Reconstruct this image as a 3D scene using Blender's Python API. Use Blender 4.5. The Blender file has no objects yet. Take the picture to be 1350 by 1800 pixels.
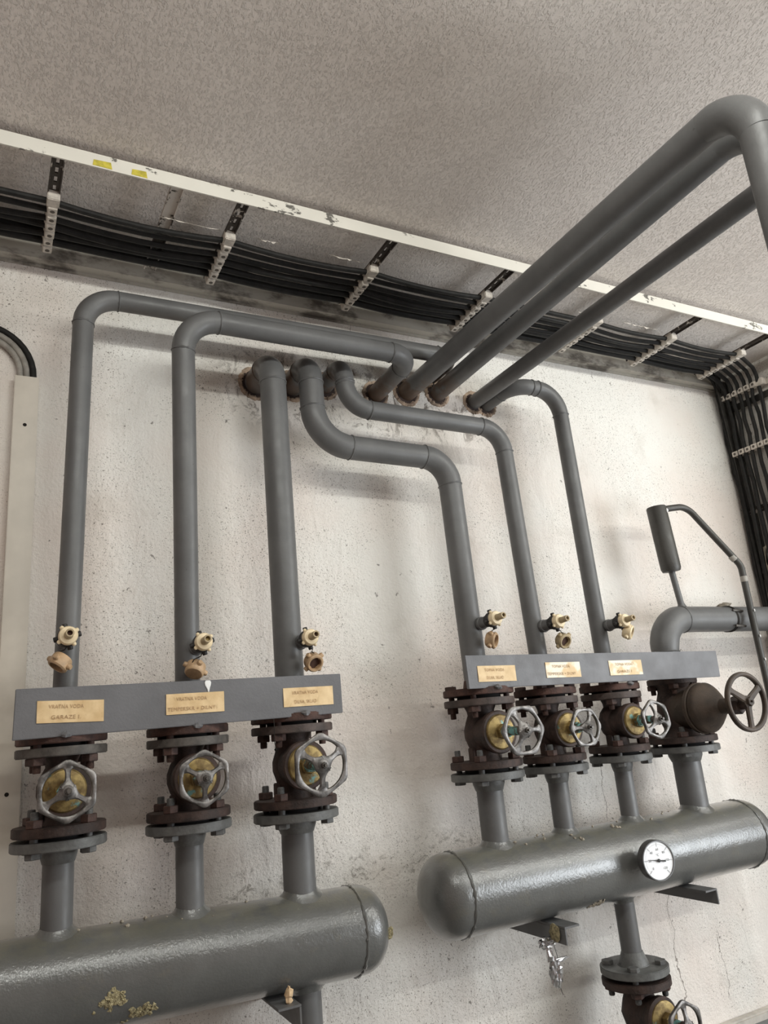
import bpy, bmesh, math, random
from mathutils import Vector, Matrix
random.seed(7)
PI = math.pi
scn = bpy.context.scene
COL = scn.collection

# ------------------------------------------------------------------ camera
cam_d = bpy.data.cameras.new('camera')
cam = bpy.data.objects.new('camera', cam_d)
COL.objects.link(cam)
scn.camera = cam
right = Vector((0.88612609, -0.45552726, -0.08529637))
fwd = Vector((0.46036449, 0.84401767, 0.275134))
up = Vector((-0.0533394, -0.28307084, 0.95761465))
cam.matrix_world = Matrix(((right.x, up.x, -fwd.x, 0.0),
                           (right.y, up.y, -fwd.y, -2.0),
                           (right.z, up.z, -fwd.z, 1.5),
                           (0, 0, 0, 1)))
cam_d.sensor_fit = 'HORIZONTAL'
cam_d.sensor_width = 36.0
cam_d.lens = 1328.0 / 1350.0 * 36.0
cam_d.clip_start = 0.02

# ------------------------------------------------------------------ world, lamps, exposure
world = bpy.data.worlds.new('world')
scn.world = world
world.use_nodes = True
bg = world.node_tree.nodes['Background']
bg.inputs[0].default_value = (1.0, 0.80, 0.70, 1)
bg.inputs[1].default_value = 0.24

def tube_lamp(name, loc, length, watts, col, target, width=0.07):
    ld = bpy.data.lights.new(name, 'AREA')
    ld.shape = 'RECTANGLE'; ld.size = length; ld.size_y = width
    ld.energy = watts; ld.color = col
    o = bpy.data.objects.new(name, ld); COL.objects.link(o)
    o.location = loc
    d = (Vector(target) - Vector(loc)).normalized()
    x = Vector((1, 0, 0)); z = -d; y = z.cross(x).normalized()
    o.matrix_world = Matrix(((x.x, y.x, z.x, loc[0]), (x.y, y.y, z.y, loc[1]), (x.z, y.z, z.z, loc[2]), (0, 0, 0, 1)))
    return o
for tx, tw in ((0.35, 9.5), (2.60, 7.5), (4.25, 6)):       # row of tubes near the wall, just overhead
    tube_lamp('fluorescent_tube', (tx, -1.75, 2.812), 1.5, tw, (0.98, 1.0, 0.94), (tx, 0.0, 1.6), .045)
for tx, tw in ((1.60, 8), (3.80, 18)):                  # second row further into the room
    tube_lamp('fluorescent_tube', (tx, -2.75, 2.79), 1.5, tw, (0.98, 1.0, 0.95), (tx - .5, 0.0, 1.4))
# daylight from the glazed side of the room, behind and right of the viewer
wd = bpy.data.lights.new('window_daylight', 'AREA'); wd.shape = 'RECTANGLE'; wd.size = 1.7; wd.size_y = 1.2
wd.energy = 48; wd.color = (.90, .96, 1.0)
wo = bpy.data.objects.new('window_daylight', wd); COL.objects.link(wo)
wo.location = (3.55, -2.5, 1.3)
wo.rotation_euler = (Vector((1.6, 0, 1.5)) - Vector((3.55, -2.5, 1.3))).to_track_quat('-Z', 'Y').to_euler()

vs = scn.view_settings
vs.view_transform = 'Standard'; vs.look = 'None'; vs.gamma = 1.0; vs.use_curve_mapping = False
vs.exposure = 0.34

# ------------------------------------------------------------------ materials
class NT:
    def __init__(s, name):
        m = bpy.data.materials.new(name); m.use_nodes = True
        s.m = m; s.t = m.node_tree; s.n = s.t.nodes; s.l = s.t.links
        s.b = s.n['Principled BSDF']
    def node(s, typ, **kw):
        n = s.n.new(typ)
        for k, v in kw.items(): setattr(n, k, v)
        return n
    def pos(s):
        return s.node('ShaderNodeNewGeometry').outputs['Position']
    def noise(s, vec, scale, detail=3, rough=.55, dist=0.0):
        n = s.node('ShaderNodeTexNoise'); n.inputs['Scale'].default_value = scale
        n.inputs['Detail'].default_value = detail; n.inputs['Roughness'].default_value = rough
        n.inputs['Distortion'].default_value = dist
        s.l.new(vec, n.inputs['Vector']); return n.outputs['Fac']
    def ramp(s, fac, a, b, va=0.0, vb=1.0):
        n = s.node('ShaderNodeMapRange'); n.interpolation_type = 'SMOOTHSTEP'
        s.l.new(fac, n.inputs['Value'])
        n.inputs['From Min'].default_value = a; n.inputs['From Max'].default_value = b
        n.inputs['To Min'].default_value = va; n.inputs['To Max'].default_value = vb
        return n.outputs['Result']
    def math(s, op, a, b=None):
        n = s.node('ShaderNodeMath', operation=op)
        for i, v in enumerate((a, b)):
            if v is None: continue
            if isinstance(v, (int, float)): n.inputs[i].default_value = v
            else: s.l.new(v, n.inputs[i])
        return n.outputs[0]
    def mix(s, fac, a, b):
        n = s.node('ShaderNodeMix', data_type='RGBA')
        if isinstance(fac, (int, float)): n.inputs[0].default_value = fac
        else: s.l.new(fac, n.inputs[0])
        for i, v in ((6, a), (7, b)):
            if isinstance(v, tuple): n.inputs[i].default_value = (*v, 1)
            else: s.l.new(v, n.inputs[i])
        return n.outputs[2]
    def sep(s, vec):
        n = s.node('ShaderNodeSeparateXYZ'); s.l.new(vec, n.inputs[0]); return n.outputs
    def scalevec(s, vec, sc):
        n = s.node('ShaderNodeVectorMath', operation='MULTIPLY'); s.l.new(vec, n.inputs[0])
        n.inputs[1].default_value = sc; return n.outputs[0]
    def color(s, c):
        if isinstance(c, tuple): s.b.inputs['Base Color'].default_value = (*c, 1)
        else: s.l.new(c, s.b.inputs['Base Color'])
    def rough(s, r):
        if isinstance(r, (int, float)): s.b.inputs['Roughness'].default_value = r
        else: s.l.new(r, s.b.inputs['Roughness'])
    def bump(s, h, strength=.3, dist=.002):
        n = s.node('ShaderNodeBump'); n.inputs['Strength'].default_value = strength
        n.inputs['Distance'].default_value = dist
        s.l.new(h, n.inputs['Height']); s.l.new(n.outputs[0], s.b.inputs['Normal'])

MAT = {}
def simple(name, col, rough=.5, metal=0.0, var=.25, nscale=40, bump=.15, bdist=.0015, spec=None):
    t = NT(name); p = t.pos()
    f = t.noise(p, nscale, 4, .6)
    d = tuple(c * (1 - var) for c in col); h = tuple(min(1, c * (1 + var)) for c in col)
    t.color(t.mix(t.ramp(f, .3, .7), d, h)); t.rough(rough)
    t.b.inputs['Metallic'].default_value = metal
    if spec is not None: t.b.inputs['Specular IOR Level'].default_value = spec
    if bump: t.bump(t.noise(p, nscale * 5, 3), bump, bdist)
    MAT[name] = t.m
    return t

def mat_plaster(name, base, tint, speck_amt, bump_s, wall):
    t = NT(name); p = t.pos(); s = t.sep(p)
    big = t.noise(p, 1.7, 4, .55)
    col = t.mix(t.ramp(big, .35, .7), base, tint)
    if wall:
        # thin dirt film with its own patchy outline
        film = t.math('MULTIPLY', t.ramp(t.noise(p, 6.0, 6, .65), .52, .78), .35)
        col = t.mix(film, col, (.46, .41, .35))
        # soot and cobweb remains around the pipe holes
        hz = t.math('MULTIPLY', t.ramp(s[2], 2.36, 2.48), t.ramp(s[2], 2.70, 2.60))
        hx = t.math('MULTIPLY', t.ramp(s[0], .5, .7), t.ramp(s[0], 1.75, 1.4))
        web = t.ramp(t.noise(t.scalevec(p, (1.0, 1.0, .7)), 20, 8, .74, .8), .50, .60)
        col = t.mix(t.math('MULTIPLY', t.math('MULTIPLY', t.math('MULTIPLY', hz, hx), web), .8), col, (.13, .10, .08))
        # grime left along the wall just above the tanks
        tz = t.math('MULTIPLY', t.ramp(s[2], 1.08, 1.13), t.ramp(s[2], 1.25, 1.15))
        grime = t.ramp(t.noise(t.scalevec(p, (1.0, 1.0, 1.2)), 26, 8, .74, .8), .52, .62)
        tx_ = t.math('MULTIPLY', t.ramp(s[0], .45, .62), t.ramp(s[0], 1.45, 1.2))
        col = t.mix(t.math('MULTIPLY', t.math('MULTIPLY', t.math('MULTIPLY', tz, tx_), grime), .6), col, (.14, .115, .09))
        # dark fly specks and chips
        sp = t.math('MAXIMUM', t.ramp(t.noise(p, 115, 5, .7), .60, .635), t.ramp(t.noise(p, 260, 2, .5), .62, .67))
        dens = t.ramp(t.noise(p, 3.2, 3, .5), .36, .58)
        col = t.mix(t.math('MULTIPLY', t.math('MULTIPLY', sp, dens), speck_amt), col, (.13, .105, .08))
        sp2 = t.ramp(t.noise(p, 33, 7, .72), .635, .66)
        col = t.mix(t.math('MULTIPLY', sp2, .75), col, (.12, .10, .085))
        # hairline cracks
        for x0, zt, zb, w in ((2.005, 1.0, .55, .0011), (1.815, 1.42, 1.15, .0012), (1.02, 2.83, 2.70, .0012), (2.2, .78, .56, .0009)):
            wob = t.math('MULTIPLY', t.math('SUBTRACT', t.noise(p, 9, 4, .6), .5), .10)
            d = t.math('ABSOLUTE', t.math('SUBTRACT', t.math('ADD', s[0], wob), x0))
            line = t.math('MULTIPLY', t.ramp(d, w * 1.8, w * .6), t.math('MULTIPLY', t.ramp(s[2], zb, zb + .02), t.ramp(s[2], zt, zt - .02)))
            col = t.mix(t.math('MULTIPLY', line, .75), col, (.16, .13, .11))
    t.color(col); t.rough(.85)
    t.b.inputs['Specular IOR Level'].default_value = .2
    if wall:
        h = t.math('ADD', t.math('MULTIPLY', t.noise(p, 34, 4, .6), 1.0), t.math('MULTIPLY', t.noise(p, 130, 4, .65), .85))
        h = t.math('ADD', h, t.math('MULTIPLY', t.noise(t.scalevec(p, (1, 1, .5)), 11, 5, .6, .8), 2.2))
        t.bump(h, bump_s, .0075)
    else:
        q = t.scalevec(p, (1.0, .55, 1.0))
        h = t.math('ADD', t.math('MULTIPLY', t.noise(q, 60, 4, .65), .6), t.math('MULTIPLY', t.ramp(t.noise(q, 210, 4, .62), .46, .74), 1.1))
        t.bump(h, bump_s, .0038)
    MAT[name] = t.m
mat_plaster('wall_plaster', (.82, .795, .75), (.79, .705, .645), .85, .55, True)  # second colour puts the pink cast of mixed light into random wall patches
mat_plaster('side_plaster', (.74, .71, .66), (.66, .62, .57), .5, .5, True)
mat_plaster('ceiling_plaster', (.86, .795, .74), (.78, .71, .655), 0, .7, False)

def mat_greypaint(name, base, rough, bump, dirt):
    t = NT(name); p = t.pos(); s = t.sep(p)
    f = t.noise(p, 9, 5, .6)
    col = t.mix(t.ramp(f, .3, .7), tuple(c * .88 for c in base), tuple(c * 1.12 for c in base))
    # rust bleeding where the pipes leave the wall
    rz = t.math('MULTIPLY', t.ramp(s[1], -.19, -.07), t.ramp(s[2], 2.46, 2.54))
    rz = t.math('MULTIPLY', rz, t.ramp(s[0], 1.5, 1.25))
    rust = t.math('MULTIPLY', rz, t.ramp(t.noise(p, 14, 5, .65), .38, .52))
    col = t.mix(t.math('MULTIPLY', rust, .92), col, t.mix(t.noise(p, 40, 4, .6), (.05, .035, .025), (.15, .085, .05)))
    # scratches, chips
    chip = t.ramp(t.noise(p, 75, 4, .6), .70, .74)
    col = t.mix(t.math('MULTIPLY', chip, .5), col, (.05, .045, .04))
    lt = t.ramp(t.noise(p, 60, 5, .7), .71, .75)
    col = t.mix(t.math('MULTIPLY', lt, dirt), col, (.33, .32, .29))
    if dirt > .3:
        du = t.math('MULTIPLY', t.ramp(t.noise(p, 14, 6, .7), .55, .75), .5)
        col = t.mix(du, col, (.15, .135, .10))
    if dirt > .3:   # settled dust on whatever faces up
        nz_ = t.sep(t.node('ShaderNodeNewGeometry').outputs['Normal'])[2]
        dust = t.math('MULTIPLY', t.ramp(nz_, .55, .95), t.ramp(t.noise(p, 30, 5, .65), .3, .6))
        col = t.mix(t.math('MULTIPLY', dust, .55), col, (.17, .16, .115))
    t.color(col); t.rough(t.ramp(t.noise(p, 25, 3), .3, .7, rough - .06, rough + .08))
    hh = t.math('ADD', t.math('MULTIPLY', t.noise(p, 45, 3, .5), .5), t.noise(p, 170, 3, .6))
    t.bump(hh, bump, .0022)
    if dirt > .3:
        t.b.inputs['Coat Weight'].default_value = 1.0; t.b.inputs['Coat Roughness'].default_value = .10
        cb = t.node('ShaderNodeBump'); cb.inputs['Strength'].default_value = .42; cb.inputs['Distance'].default_value = .0022
        t.l.new(hh, cb.inputs['Height']); t.l.new(cb.outputs[0], t.b.inputs['Coat Normal'])
    MAT[name] = t.m
mat_greypaint('grey_paint', (.118, .118, .118), .44, .12, .25)
mat_greypaint('tank_paint', (.108, .110, .106), .34, .30, .55)
mat_greypaint('vessel_paint', (.048, .045, .040), .45, .3, .29)
mat_greypaint('board_paint', (.142, .142, .150), .50, .25, .2)

simple('rust_iron', (.040, .023, .018), .68, .0, .5, 30, .6, .002)
simple('rust_red', (.062, .028, .020), .72, .0, .45, 35, .5, .002)
simple('rust_bolt', (.060, .031, .024), .70, .0, .4, 60, .5, .0015)
simple('flange_dark', (.075, .066, .058), .6, .0, .45, 24, .5, .002)
simple('flange_brown', (.062, .044, .038), .64, .0, .45, 24, .5, .002)
simple('flange_grey', (.115, .116, .112), .5, .0, .25, 30, .4, .002)
simple('grey_bolt', (.10, .10, .097), .5, .0, .3, 60, .4, .0015)
simple('gasket_black', (.008, .007, .007), .9, 0, .2, 40, .2)
simple('aluminium', (.20, .19, .183), .50, .9, .5, 45, .35, .001)
simple('dark_steel', (.12, .11, .10), .45, .7, .3, 60, .3, .001)
simple('black_plastic', (.016, .014, .013), .55, 0, .3, 60, .2, .001)
simple('ivory_plastic', (.80, .66, .44), .45, 0, .12, 35, .15, .001)
simple('aged_plastic', (.46, .31, .18), .5, 0, .25, 35, .2, .001)
simple('spout_plastic', (.42, .33, .20), .5, 0, .2, 60, .2, .001)
simple('cap_hollow', (.06, .028, .018), .8, 0, .3, 60, .2, .001)
simple('label_ink', (.38, .24, .125), .8, 0, .25, 200, 0)
simple('cable_black', (.012, .011, .010), .65, 0, .4, 40, .3, .001, spec=.3)
simple('cable_grey', (.30, .28, .25), .55, 0, .25, 30, .2, .001)
simple('cable_ivory', (.48, .43, .34), .5, 0, .2, 30, .2, .001)
simple('clamp_plastic', (.56, .51, .45), .6, 0, .2, 60, .25, .001)
simple('clamp_hole', (.10, .085, .07), .8, 0, .2, 60, .1, .001)
simple('rail_dark', (.030, .027, .023), .65, 0, .5, 20, .5, .002)
simple('trunking', (.60, .55, .475), .45, 0, .10, 7, .08, .001)
simple('hole_dark', (.012, .009, .007), .9, 0, .2, 60, .1)
simple('gauge_white', (.90, .91, .93), .35, 0, .02, 10, 0)
simple('gauge_ink', (.03, .03, .03), .6, 0, .1, 10, 0)
simple('gauge_rim', (.10, .10, .10), .35, .3, .2, 40, .1, .0005)
simple('chain_wire', (.03, .026, .022), .5, .6, .2, 60, .1, .0005)
simple('white_drip', (.86, .86, .85), .6, 0, .06, 60, .2, .001)
simple('foil', (.55, .55, .56), .25, 1.0, .12, 60, .2, .001)
simple('glue', (.36, .31, .18), .8, 0, .45, 120, .8, .003)
simple('scrap_beige', (.66, .47, .28), .7, 0, .2, 60, .3, .001)
simple('plaster_crumb', (.34, .30, .24), .9, 0, .4, 90, .6, .003)
simple('rim_plaster', (.40, .30, .225), .9, 0, .65, 26, .9, .006)
simple('floor_concrete', (.30, .29, .27), .8, 0, .2, 8, .4, .003)
simple('plinth_paint', (.17, .18, .18), .5, 0, .15, 9, .3, .003)
simple('plinth_pale', (.55, .51, .46), .8, 0, .2, 12, .5, .003)
simple('yellow_tape', (.50, .42, .05), .6, 0, .25, 60, .2, .001)
simple('mud_brown', (.055, .038, .027), .62, 0, .35, 22, .35, .002)

def mat_brass():
    t = NT('brass'); p = t.pos()
    c = t.mix(t.ramp(t.noise(p, 45, 4, .6), .35, .65), (.15, .10, .04), (.36, .265, .105))
    g = t.ramp(t.noise(p, 28, 4, .6), .60, .68)
    t.color(t.mix(g, c, (.16, .30, .28))); t.rough(.48)
    t.b.inputs['Metallic'].default_value = .55
    t.bump(t.noise(p, 220, 3), .4, .001); MAT['brass'] = t.m
    t = NT('verdigris'); p = t.pos()
    t.color(t.mix(t.ramp(t.noise(p, 60, 4, .6), .42, .62), (.11, .08, .045), (.22, .50, .48))); t.rough(.8)
    t.bump(t.noise(p, 200, 3), .6, .001); MAT['verdigris'] = t.m
mat_brass()
def mat_label():
    t = NT('label_paper'); p = t.pos()
    c = t.mix(t.ramp(t.noise(p, 22, 4, .6), .3, .7), (.66, .46, .235), (.82, .62, .36))
    st = t.ramp(t.noise(t.scalevec(p, (1, 1, .35)), 60, 4, .65, .6), .60, .70)
    c = t.mix(t.math('MULTIPLY', st, .4), c, (.42, .26, .12))
    t.color(c); t.rough(.5); MAT['label_paper'] = t.m
    t = NT('label_paper_bleached'); p = t.pos()
    c = t.mix(t.ramp(t.noise(p, 16, 3, .6), .42, .58), (.72, .52, .28), (.92, .83, .66))
    st = t.ramp(t.noise(t.scalevec(p, (1, 1, .35)), 48, 4, .65, .8), .60, .68)
    c = t.mix(t.math('MULTIPLY', st, .6), c, (.45, .28, .12))
    t.color(c); t.rough(.5); MAT['label_paper_bleached'] = t.m
mat_label()
def mat_chipped(name, paint, under, lo, hi, sc=14):
    t = NT(name); p = t.pos()
    f = t.noise(t.scalevec(p, (.55, 1, 1)), sc, 7, .68)
    c = t.mix(t.ramp(t.noise(p, 4, 3), .3, .7), tuple(k * .9 for k in paint), paint)
    m = t.ramp(f, lo, hi)
    t.color(t.mix(m, c, under)); t.rough(.65)
    t.bump(m, -.6, .002); MAT[name] = t.m
mat_chipped('white_chipped', (.72, .69, .62), (.13, .12, .105), .60, .63)
mat_chipped('rung_chipped', (.58, .53, .47), (.045, .035, .028), .38, .42, 26)
mat_chipped('rung_white', (.55, .50, .45), (.05, .04, .03), .52, .55, 18)
mat_chipped('inner_rail', (.42, .39, .34), (.11, .095, .08), .46, .62, 9)

# ------------------------------------------------------------------ mesh helpers
def V(*a): return Vector(a)
class MB:
    def __init__(s): s.v = []; s.f = []
    def _ring(s, c, u, w, r, n, ph=0.0):
        i0 = len(s.v)
        for k in range(n):
            a = ph + 2 * PI * k / n
            s.v.append(c + u * (math.cos(a) * r) + w * (math.sin(a) * r))
        return i0
    def _link(s, a, b, n):
        for k in range(n):
            s.f.append((a + k, a + (k + 1) % n, b + (k + 1) % n, b + k))
    def _cap(s, a, n, rev=False):
        f = [a + k for k in range(n)]
        s.f.append(tuple(reversed(f)) if not rev else tuple(f))
    def tube(s, pts, r, n=16, caps=True):
        pts = [Vector(p) for p in pts]
        rr = r if isinstance(r, (list, tuple)) else [r] * len(pts)
        prev = None; t0 = None; u = None
        for i, p in enumerate(pts):
            t = (pts[min(i + 1, len(pts) - 1)] - pts[max(i - 1, 0)]).normalized()
            if u is None:
                ref = V(0, 0, 1) if abs(t.z) < .9 else V(1, 0, 0)
                u = t.cross(ref).normalized()
            else:
                u = (u - t * u.dot(t)).normalized()
            w = t.cross(u)
            a = s._ring(p, u, w, rr[i], n)
            if prev is not None: s._link(prev, a, n)
            elif caps: s._cap(a, n)
            prev = a
        if caps: s._cap(prev, n, True)
        return s
    def lathe(s, prof, o, d, n=24, ph=0.0, ref=None, jit=0.0):
        """prof: [(radius, height)] from o along d; closed with caps."""
        o = Vector(o); d = Vector(d).normalized()
        rf = ref or (V(0, 0, 1) if abs(d.z) < .9 else V(1, 0, 0))
        u = (rf - d * rf.dot(d)).normalized(); w = d.cross(u)
        prev = None
        for r, h in prof:
            a = s._ring(o + d * h, u, w, max(r, 1e-5), n, ph)
            if jit:
                for k in range(n):
                    s.v[a + k] += (s.v[a + k] - (o + d * h)).normalized() * random.uniform(-jit, jit) + d * random.uniform(-jit, jit) * .5
            if prev is not None: s._link(prev, a, n)
            else: s._cap(a, n)
            prev = a
        s._cap(prev, n, True)
        return s
    def torus(s, c, d, R, r, n=36, m=8, jit=0.0):
        c = Vector(c); d = Vector(d).normalized()
        rf = V(0, 0, 1) if abs(d.z) < .9 else V(1, 0, 0)
        u = (rf - d * rf.dot(d)).normalized(); w = d.cross(u)
        i0 = len(s.v)
        for k in range(n):
            a = 2 * PI * k / n; e = u * math.cos(a) + w * math.sin(a)
            rk = r * (1 + random.uniform(-jit, jit)); off = d * (random.uniform(-jit, jit) * r * .6)
            for j in range(m):
                b = 2 * PI * j / m
                s.v.append(c + off + e * (R + rk * math.cos(b)) + d * (rk * math.sin(b)))
        for k in range(n):
            for j in range(m):
                a = i0 + k * m + j; b = i0 + k * m + (j + 1) % m
                c2 = i0 + ((k + 1) % n) * m + (j + 1) % m; d2 = i0 + ((k + 1) % n) * m + j
                s.f.append((a, b, c2, d2))
        return s
    def box(s, lo, hi, bev=0.0):
        x0, y0, z0 = lo; x1, y1, z1 = hi
        i = len(s.v)
        s.v += [V(x0, y0, z0), V(x1, y0, z0), V(x1, y1, z0), V(x0, y1, z0), V(x0, y0, z1), V(x1, y0, z1), V(x1, y1, z1), V(x0, y1, z1)]
        for f in ((0, 3, 2, 1), (4, 5, 6, 7), (0, 1, 5, 4), (1, 2, 6, 5), (2, 3, 7, 6), (3, 0, 4, 7)):
            s.f.append(tuple(i + k for k in f))
        return s
    def poly(s, pts, d):
        """prism: planar polygon pts extruded by vector d"""
        pts = [Vector(p) for p in pts]; d = Vector(d); n = len(pts); i = len(s.v)
        s.v += pts + [p + d for p in pts]
        s.f.append(tuple(i + k for k in reversed(range(n)))); s.f.append(tuple(i + n + k for k in range(n)))
        for k in range(n):
            s.f.append((i + k, i + (k + 1) % n, i + n + (k + 1) % n, i + n + k))
        return s
    def build(s, name, mat, parent=None, bevel=0.0, smooth=True, offset=None):
        off = offset if offset is not None else root_loc(parent)
        me = bpy.data.meshes.new(name)
        me.from_pydata([tuple(v - off) for v in s.v], [], s.f)
        bm = bmesh.new(); bm.from_mesh(me)
        bmesh.ops.recalc_face_normals(bm, faces=bm.faces)
        if bevel:
            es = [e for e in bm.edges if len(e.link_faces) == 2 and e.calc_face_angle(0) > .6]
            bmesh.ops.bevel(bm, geom=es, offset=bevel, segments=2, affect='EDGES', clamp_overlap=True)
        bm.to_mesh(me); bm.free()
        me.materials.append(MAT[mat] if isinstance(mat, str) else mat)
        if smooth:
            me.shade_smooth(); me.set_sharp_from_angle(angle=math.radians(38))
        o = bpy.data.objects.new(name, me); COL.objects.link(o)
        if parent is not None: o.parent = parent
        return o
def root_loc(p):
    if p is None: return V(0, 0, 0)
    l = Vector(p.location)
    while p.parent is not None:
        p = p.parent; l += Vector(p.location)
    return l
def thing(name, loc, label, cat, group=None):
    o = bpy.data.objects.new(name, None); COL.objects.link(o)
    o.location = loc; o.empty_display_size = .05
    o['label'] = label; o['category'] = cat
    if group: o['group'] = group
    return o
def tag(o, label, cat, group=None):
    o['label'] = label; o['category'] = cat
    if group: o['group'] = group
    return o
def struct(o): o['kind'] = 'structure'; return o

# ------------------------------------------------------------------ the setting
WX = 2.83          # right wall
CZ = 2.855         # ceiling
wall_back = struct(MB().box((-1.6, 0, 0), (5.2, .15, CZ + .1)).build('wall_back', 'wall_plaster', smooth=False))
wall_right = struct(MB().box((WX, -.55, 0), (WX + .2, 0, CZ + .1)).build('wall_right', 'side_plaster', smooth=False))
ceiling = struct(MB().box((-1.6, -4.2, CZ), (5.2, 0, CZ + .15)).build('ceiling', 'ceiling_plaster', smooth=False))
floor = struct(MB().box((-1.6, -4.2, -.1), (5.2, 0, 0)).build('floor', 'floor_concrete', smooth=False))
ledge = struct(MB().box((-1.6, -.30, 0), (WX, -.016, .492)).build('trim_1', 'plinth_paint', bevel=.004))
MB().box((-1.6, -.03, .0), (WX, 0, .515)).build('ledge_strip', 'plinth_pale', ledge, bevel=.005)

def hole_rim(x, z, r):
    m = MB(); m.lathe([(r + .002, .0), (r + .009, -.0), (r + .008, .003), (r + .001, .0035)], (x, -.0005, z), (0, -1, 0), 28, jit=.0015)
    m.build('hole_edge', 'rust_iron', wall_back)
    m = MB(); m.torus((x, .004, z), (0, 1, 0), r + .012, .009, 60, 8, jit=.22)
    m.build('plaster_rim', 'rim_plaster', wall_back)

# ------------------------------------------------------------------ pipes
def weld(parent, c, d, r, w=.0028, jit=.35, name='weld_seam', mat='grey_paint', n=36):
    return MB().torus(c, d, r, w, n, 6, jit).build(name, mat, parent)

def run_pipe(parent, corners, bends, r, seams=True, elbow_k=1.035, seg=28, mat='grey_paint'):
    """corners: virtual corner points; bends: bend radius at every inner corner."""
    P = [Vector(c) for c in corners]
    starts = [P[0]]; arcs = []
    for i in range(1, len(P) - 1):
        a = (P[i - 1] - P[i]).normalized(); b = (P[i + 1] - P[i]).normalized()
        ang = a.angle(b); t = bends[i - 1] / math.tan(ang / 2)
        p0 = P[i] + a * t; p1 = P[i] + b * t
        cen = P[i] + (a + b).normalized() * (bends[i - 1] / math.sin(ang / 2))
        va = p0 - cen; vb = p1 - cen; th = va.angle(vb); ax = va.cross(vb).normalized()
        arcs.append([cen + Matrix.Rotation(th * k / 12, 3, ax) @ va for k in range(13)])
    ends = [P[0]]
    for arc in arcs: ends += [arc[0], arc[-1]]
    ends.append(P[-1])
    for i in range(0, len(ends), 2):
        a, b = ends[i], ends[i + 1]
        if (b - a).length > .004:
            MB().tube([a, a.lerp(b, .33), a.lerp(b, .67), b], r, seg).build('straight_section', mat, parent)
    for arc in arcs:
        rr = [r * (1 + (elbow_k - 1) * min(1, k / 2, (12 - k) / 2)) for k in range(13)]
        e = MB().tube(arc, rr, seg).build('elbow', mat, parent)
        if seams:
            weld(e, arc[0], arc[1] - arc[0], r, .0024)
            weld(e, arc[-1], arc[-1] - arc[-2], r, .0024)

YP = -.16
FL = 'rust_red'
def pipe_flange(parent, x, z, R, r, up_neck=True):
    """flange welded on the lower end of a riser"""
    m = MB().lathe([(r, -.0095), (R, -.0095), (R, .0095), (r * 1.2, .0095), (r * 1.05, .035)], (x, YP, z), (0, 0, 1), 44)
    m.build('flange', FL, parent, bevel=.0018)

# x, pipe radius, flange radius, flange heights (pipe, valve top, valve bottom, nozzle)
VALVES = [
    dict(x=.162, r=.026, R=.0925, z=(1.539, 1.513, 1.358, 1.331), nr=.031, wheel=.060, wy=-.300, rot=90),
    dict(x=.433, r=.030, R=.0925, z=(1.536, 1.510, 1.354, 1.328), nr=.0305, wheel=.059, wy=-.302, rot=270),
    dict(x=.690, r=.037, R=.100, z=(1.546, 1.519, 1.350, 1.320), nr=.0385, wheel=.070, wy=-.335, rot=270),
    dict(x=1.256, r=.035, R=.100, z=(1.578, 1.549, 1.383, 1.353), nr=.0365, wheel=.068, wy=-.345, rot=0),
    dict(x=1.496, r=.0275, R=.092, z=(1.564, 1.538, 1.377, 1.349), nr=.029, wheel=.056, wy=-.312, rot=180),
    dict(x=1.752, r=.0262, R=.092, z=(1.563, 1.538, 1.382, 1.354), nr=.027, wheel=.057, wy=-.328, rot=100),
    dict(x=2.029, r=.044, R=.108, z=(1.598, 1.570, 1.386, 1.357), nr=.0435, wheel=.088, wy=-.428, rot=150),
]
def vz(i, k): return VALVES[i]['z'][k]

# riser 1: up, along the wall, into the wall behind the ceiling-bound pipes
p1 = thing('heating_pipe', (.165, YP, vz(0, 0)), 'leftmost grey riser pipe bending right under the cable ladder', 'pipe')
run_pipe(p1, [(.163, YP, vz(0, 0)), (.184, -.155, 2.640), (1.322, -.155, 2.650), (1.322, 0, 2.652)], [.085, .07], .0258)
pipe_flange(p1, .162, vz(0, 0), .0925, .026); hole_rim(1.322, 2.652, .026)
# riser 2
p2 = thing('heating_pipe', (.433, YP, vz(1, 0)), 'grey riser pipe second from left, bending in front of the first into the wall', 'pipe')
run_pipe(p2, [(.434, YP, vz(1, 0)), (.412, -.255, 2.566), (1.098, -.255, 2.566), (1.098, 0, 2.556)], [.092, .078], .029)
pipe_flange(p2, .433, vz(1, 0), .0925, .030); hole_rim(1.098, 2.556, .029)
# riser 3
p3 = thing('heating_pipe', (.69, YP, vz(2, 0)), 'thick straight grey riser pipe with rusty elbow entering the wall above the left board', 'pipe')
run_pipe(p3, [(.691, YP, vz(2, 0)), (.684, YP, 2.532), (.690, 0, 2.536)], [.072], .0368)
pipe_flange(p3, .69, vz(2, 0), .100, .037); hole_rim(.690, 2.536, .037)
# riser 4
p4 = thing('heating_pipe', (1.256, YP, vz(3, 0)), 'thick grey pipe with low S-bend, rising from the leftmost valve under the right board', 'pipe')
run_pipe(p4, [(1.256, YP, vz(3, 0)), (1.240, YP, 2.282), (.802, YP, 2.292), (.800, YP, 2.545), (.806, 0, 2.545)], [.088, .112, .068], .0352)
pipe_flange(p4, 1.256, vz(3, 0), .100, .035); hole_rim(.806, 2.545, .035)
# riser 5
p5 = thing('heating_pipe', (1.496, YP, vz(4, 0)), 'middle grey riser of the right group with upper S-bend ending in a rusty wall elbow', 'pipe')
run_pipe(p5, [(1.493, YP, vz(4, 0)), (1.464, YP, 2.408), (.911, YP, 2.418), (.909, YP, 2.560), (.915, 0, 2.560)], [.085, .076, .062], .0278)
pipe_flange(p5, 1.494, vz(4, 0), .092, .0275); hole_rim(.915, 2.560, .030)
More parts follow.
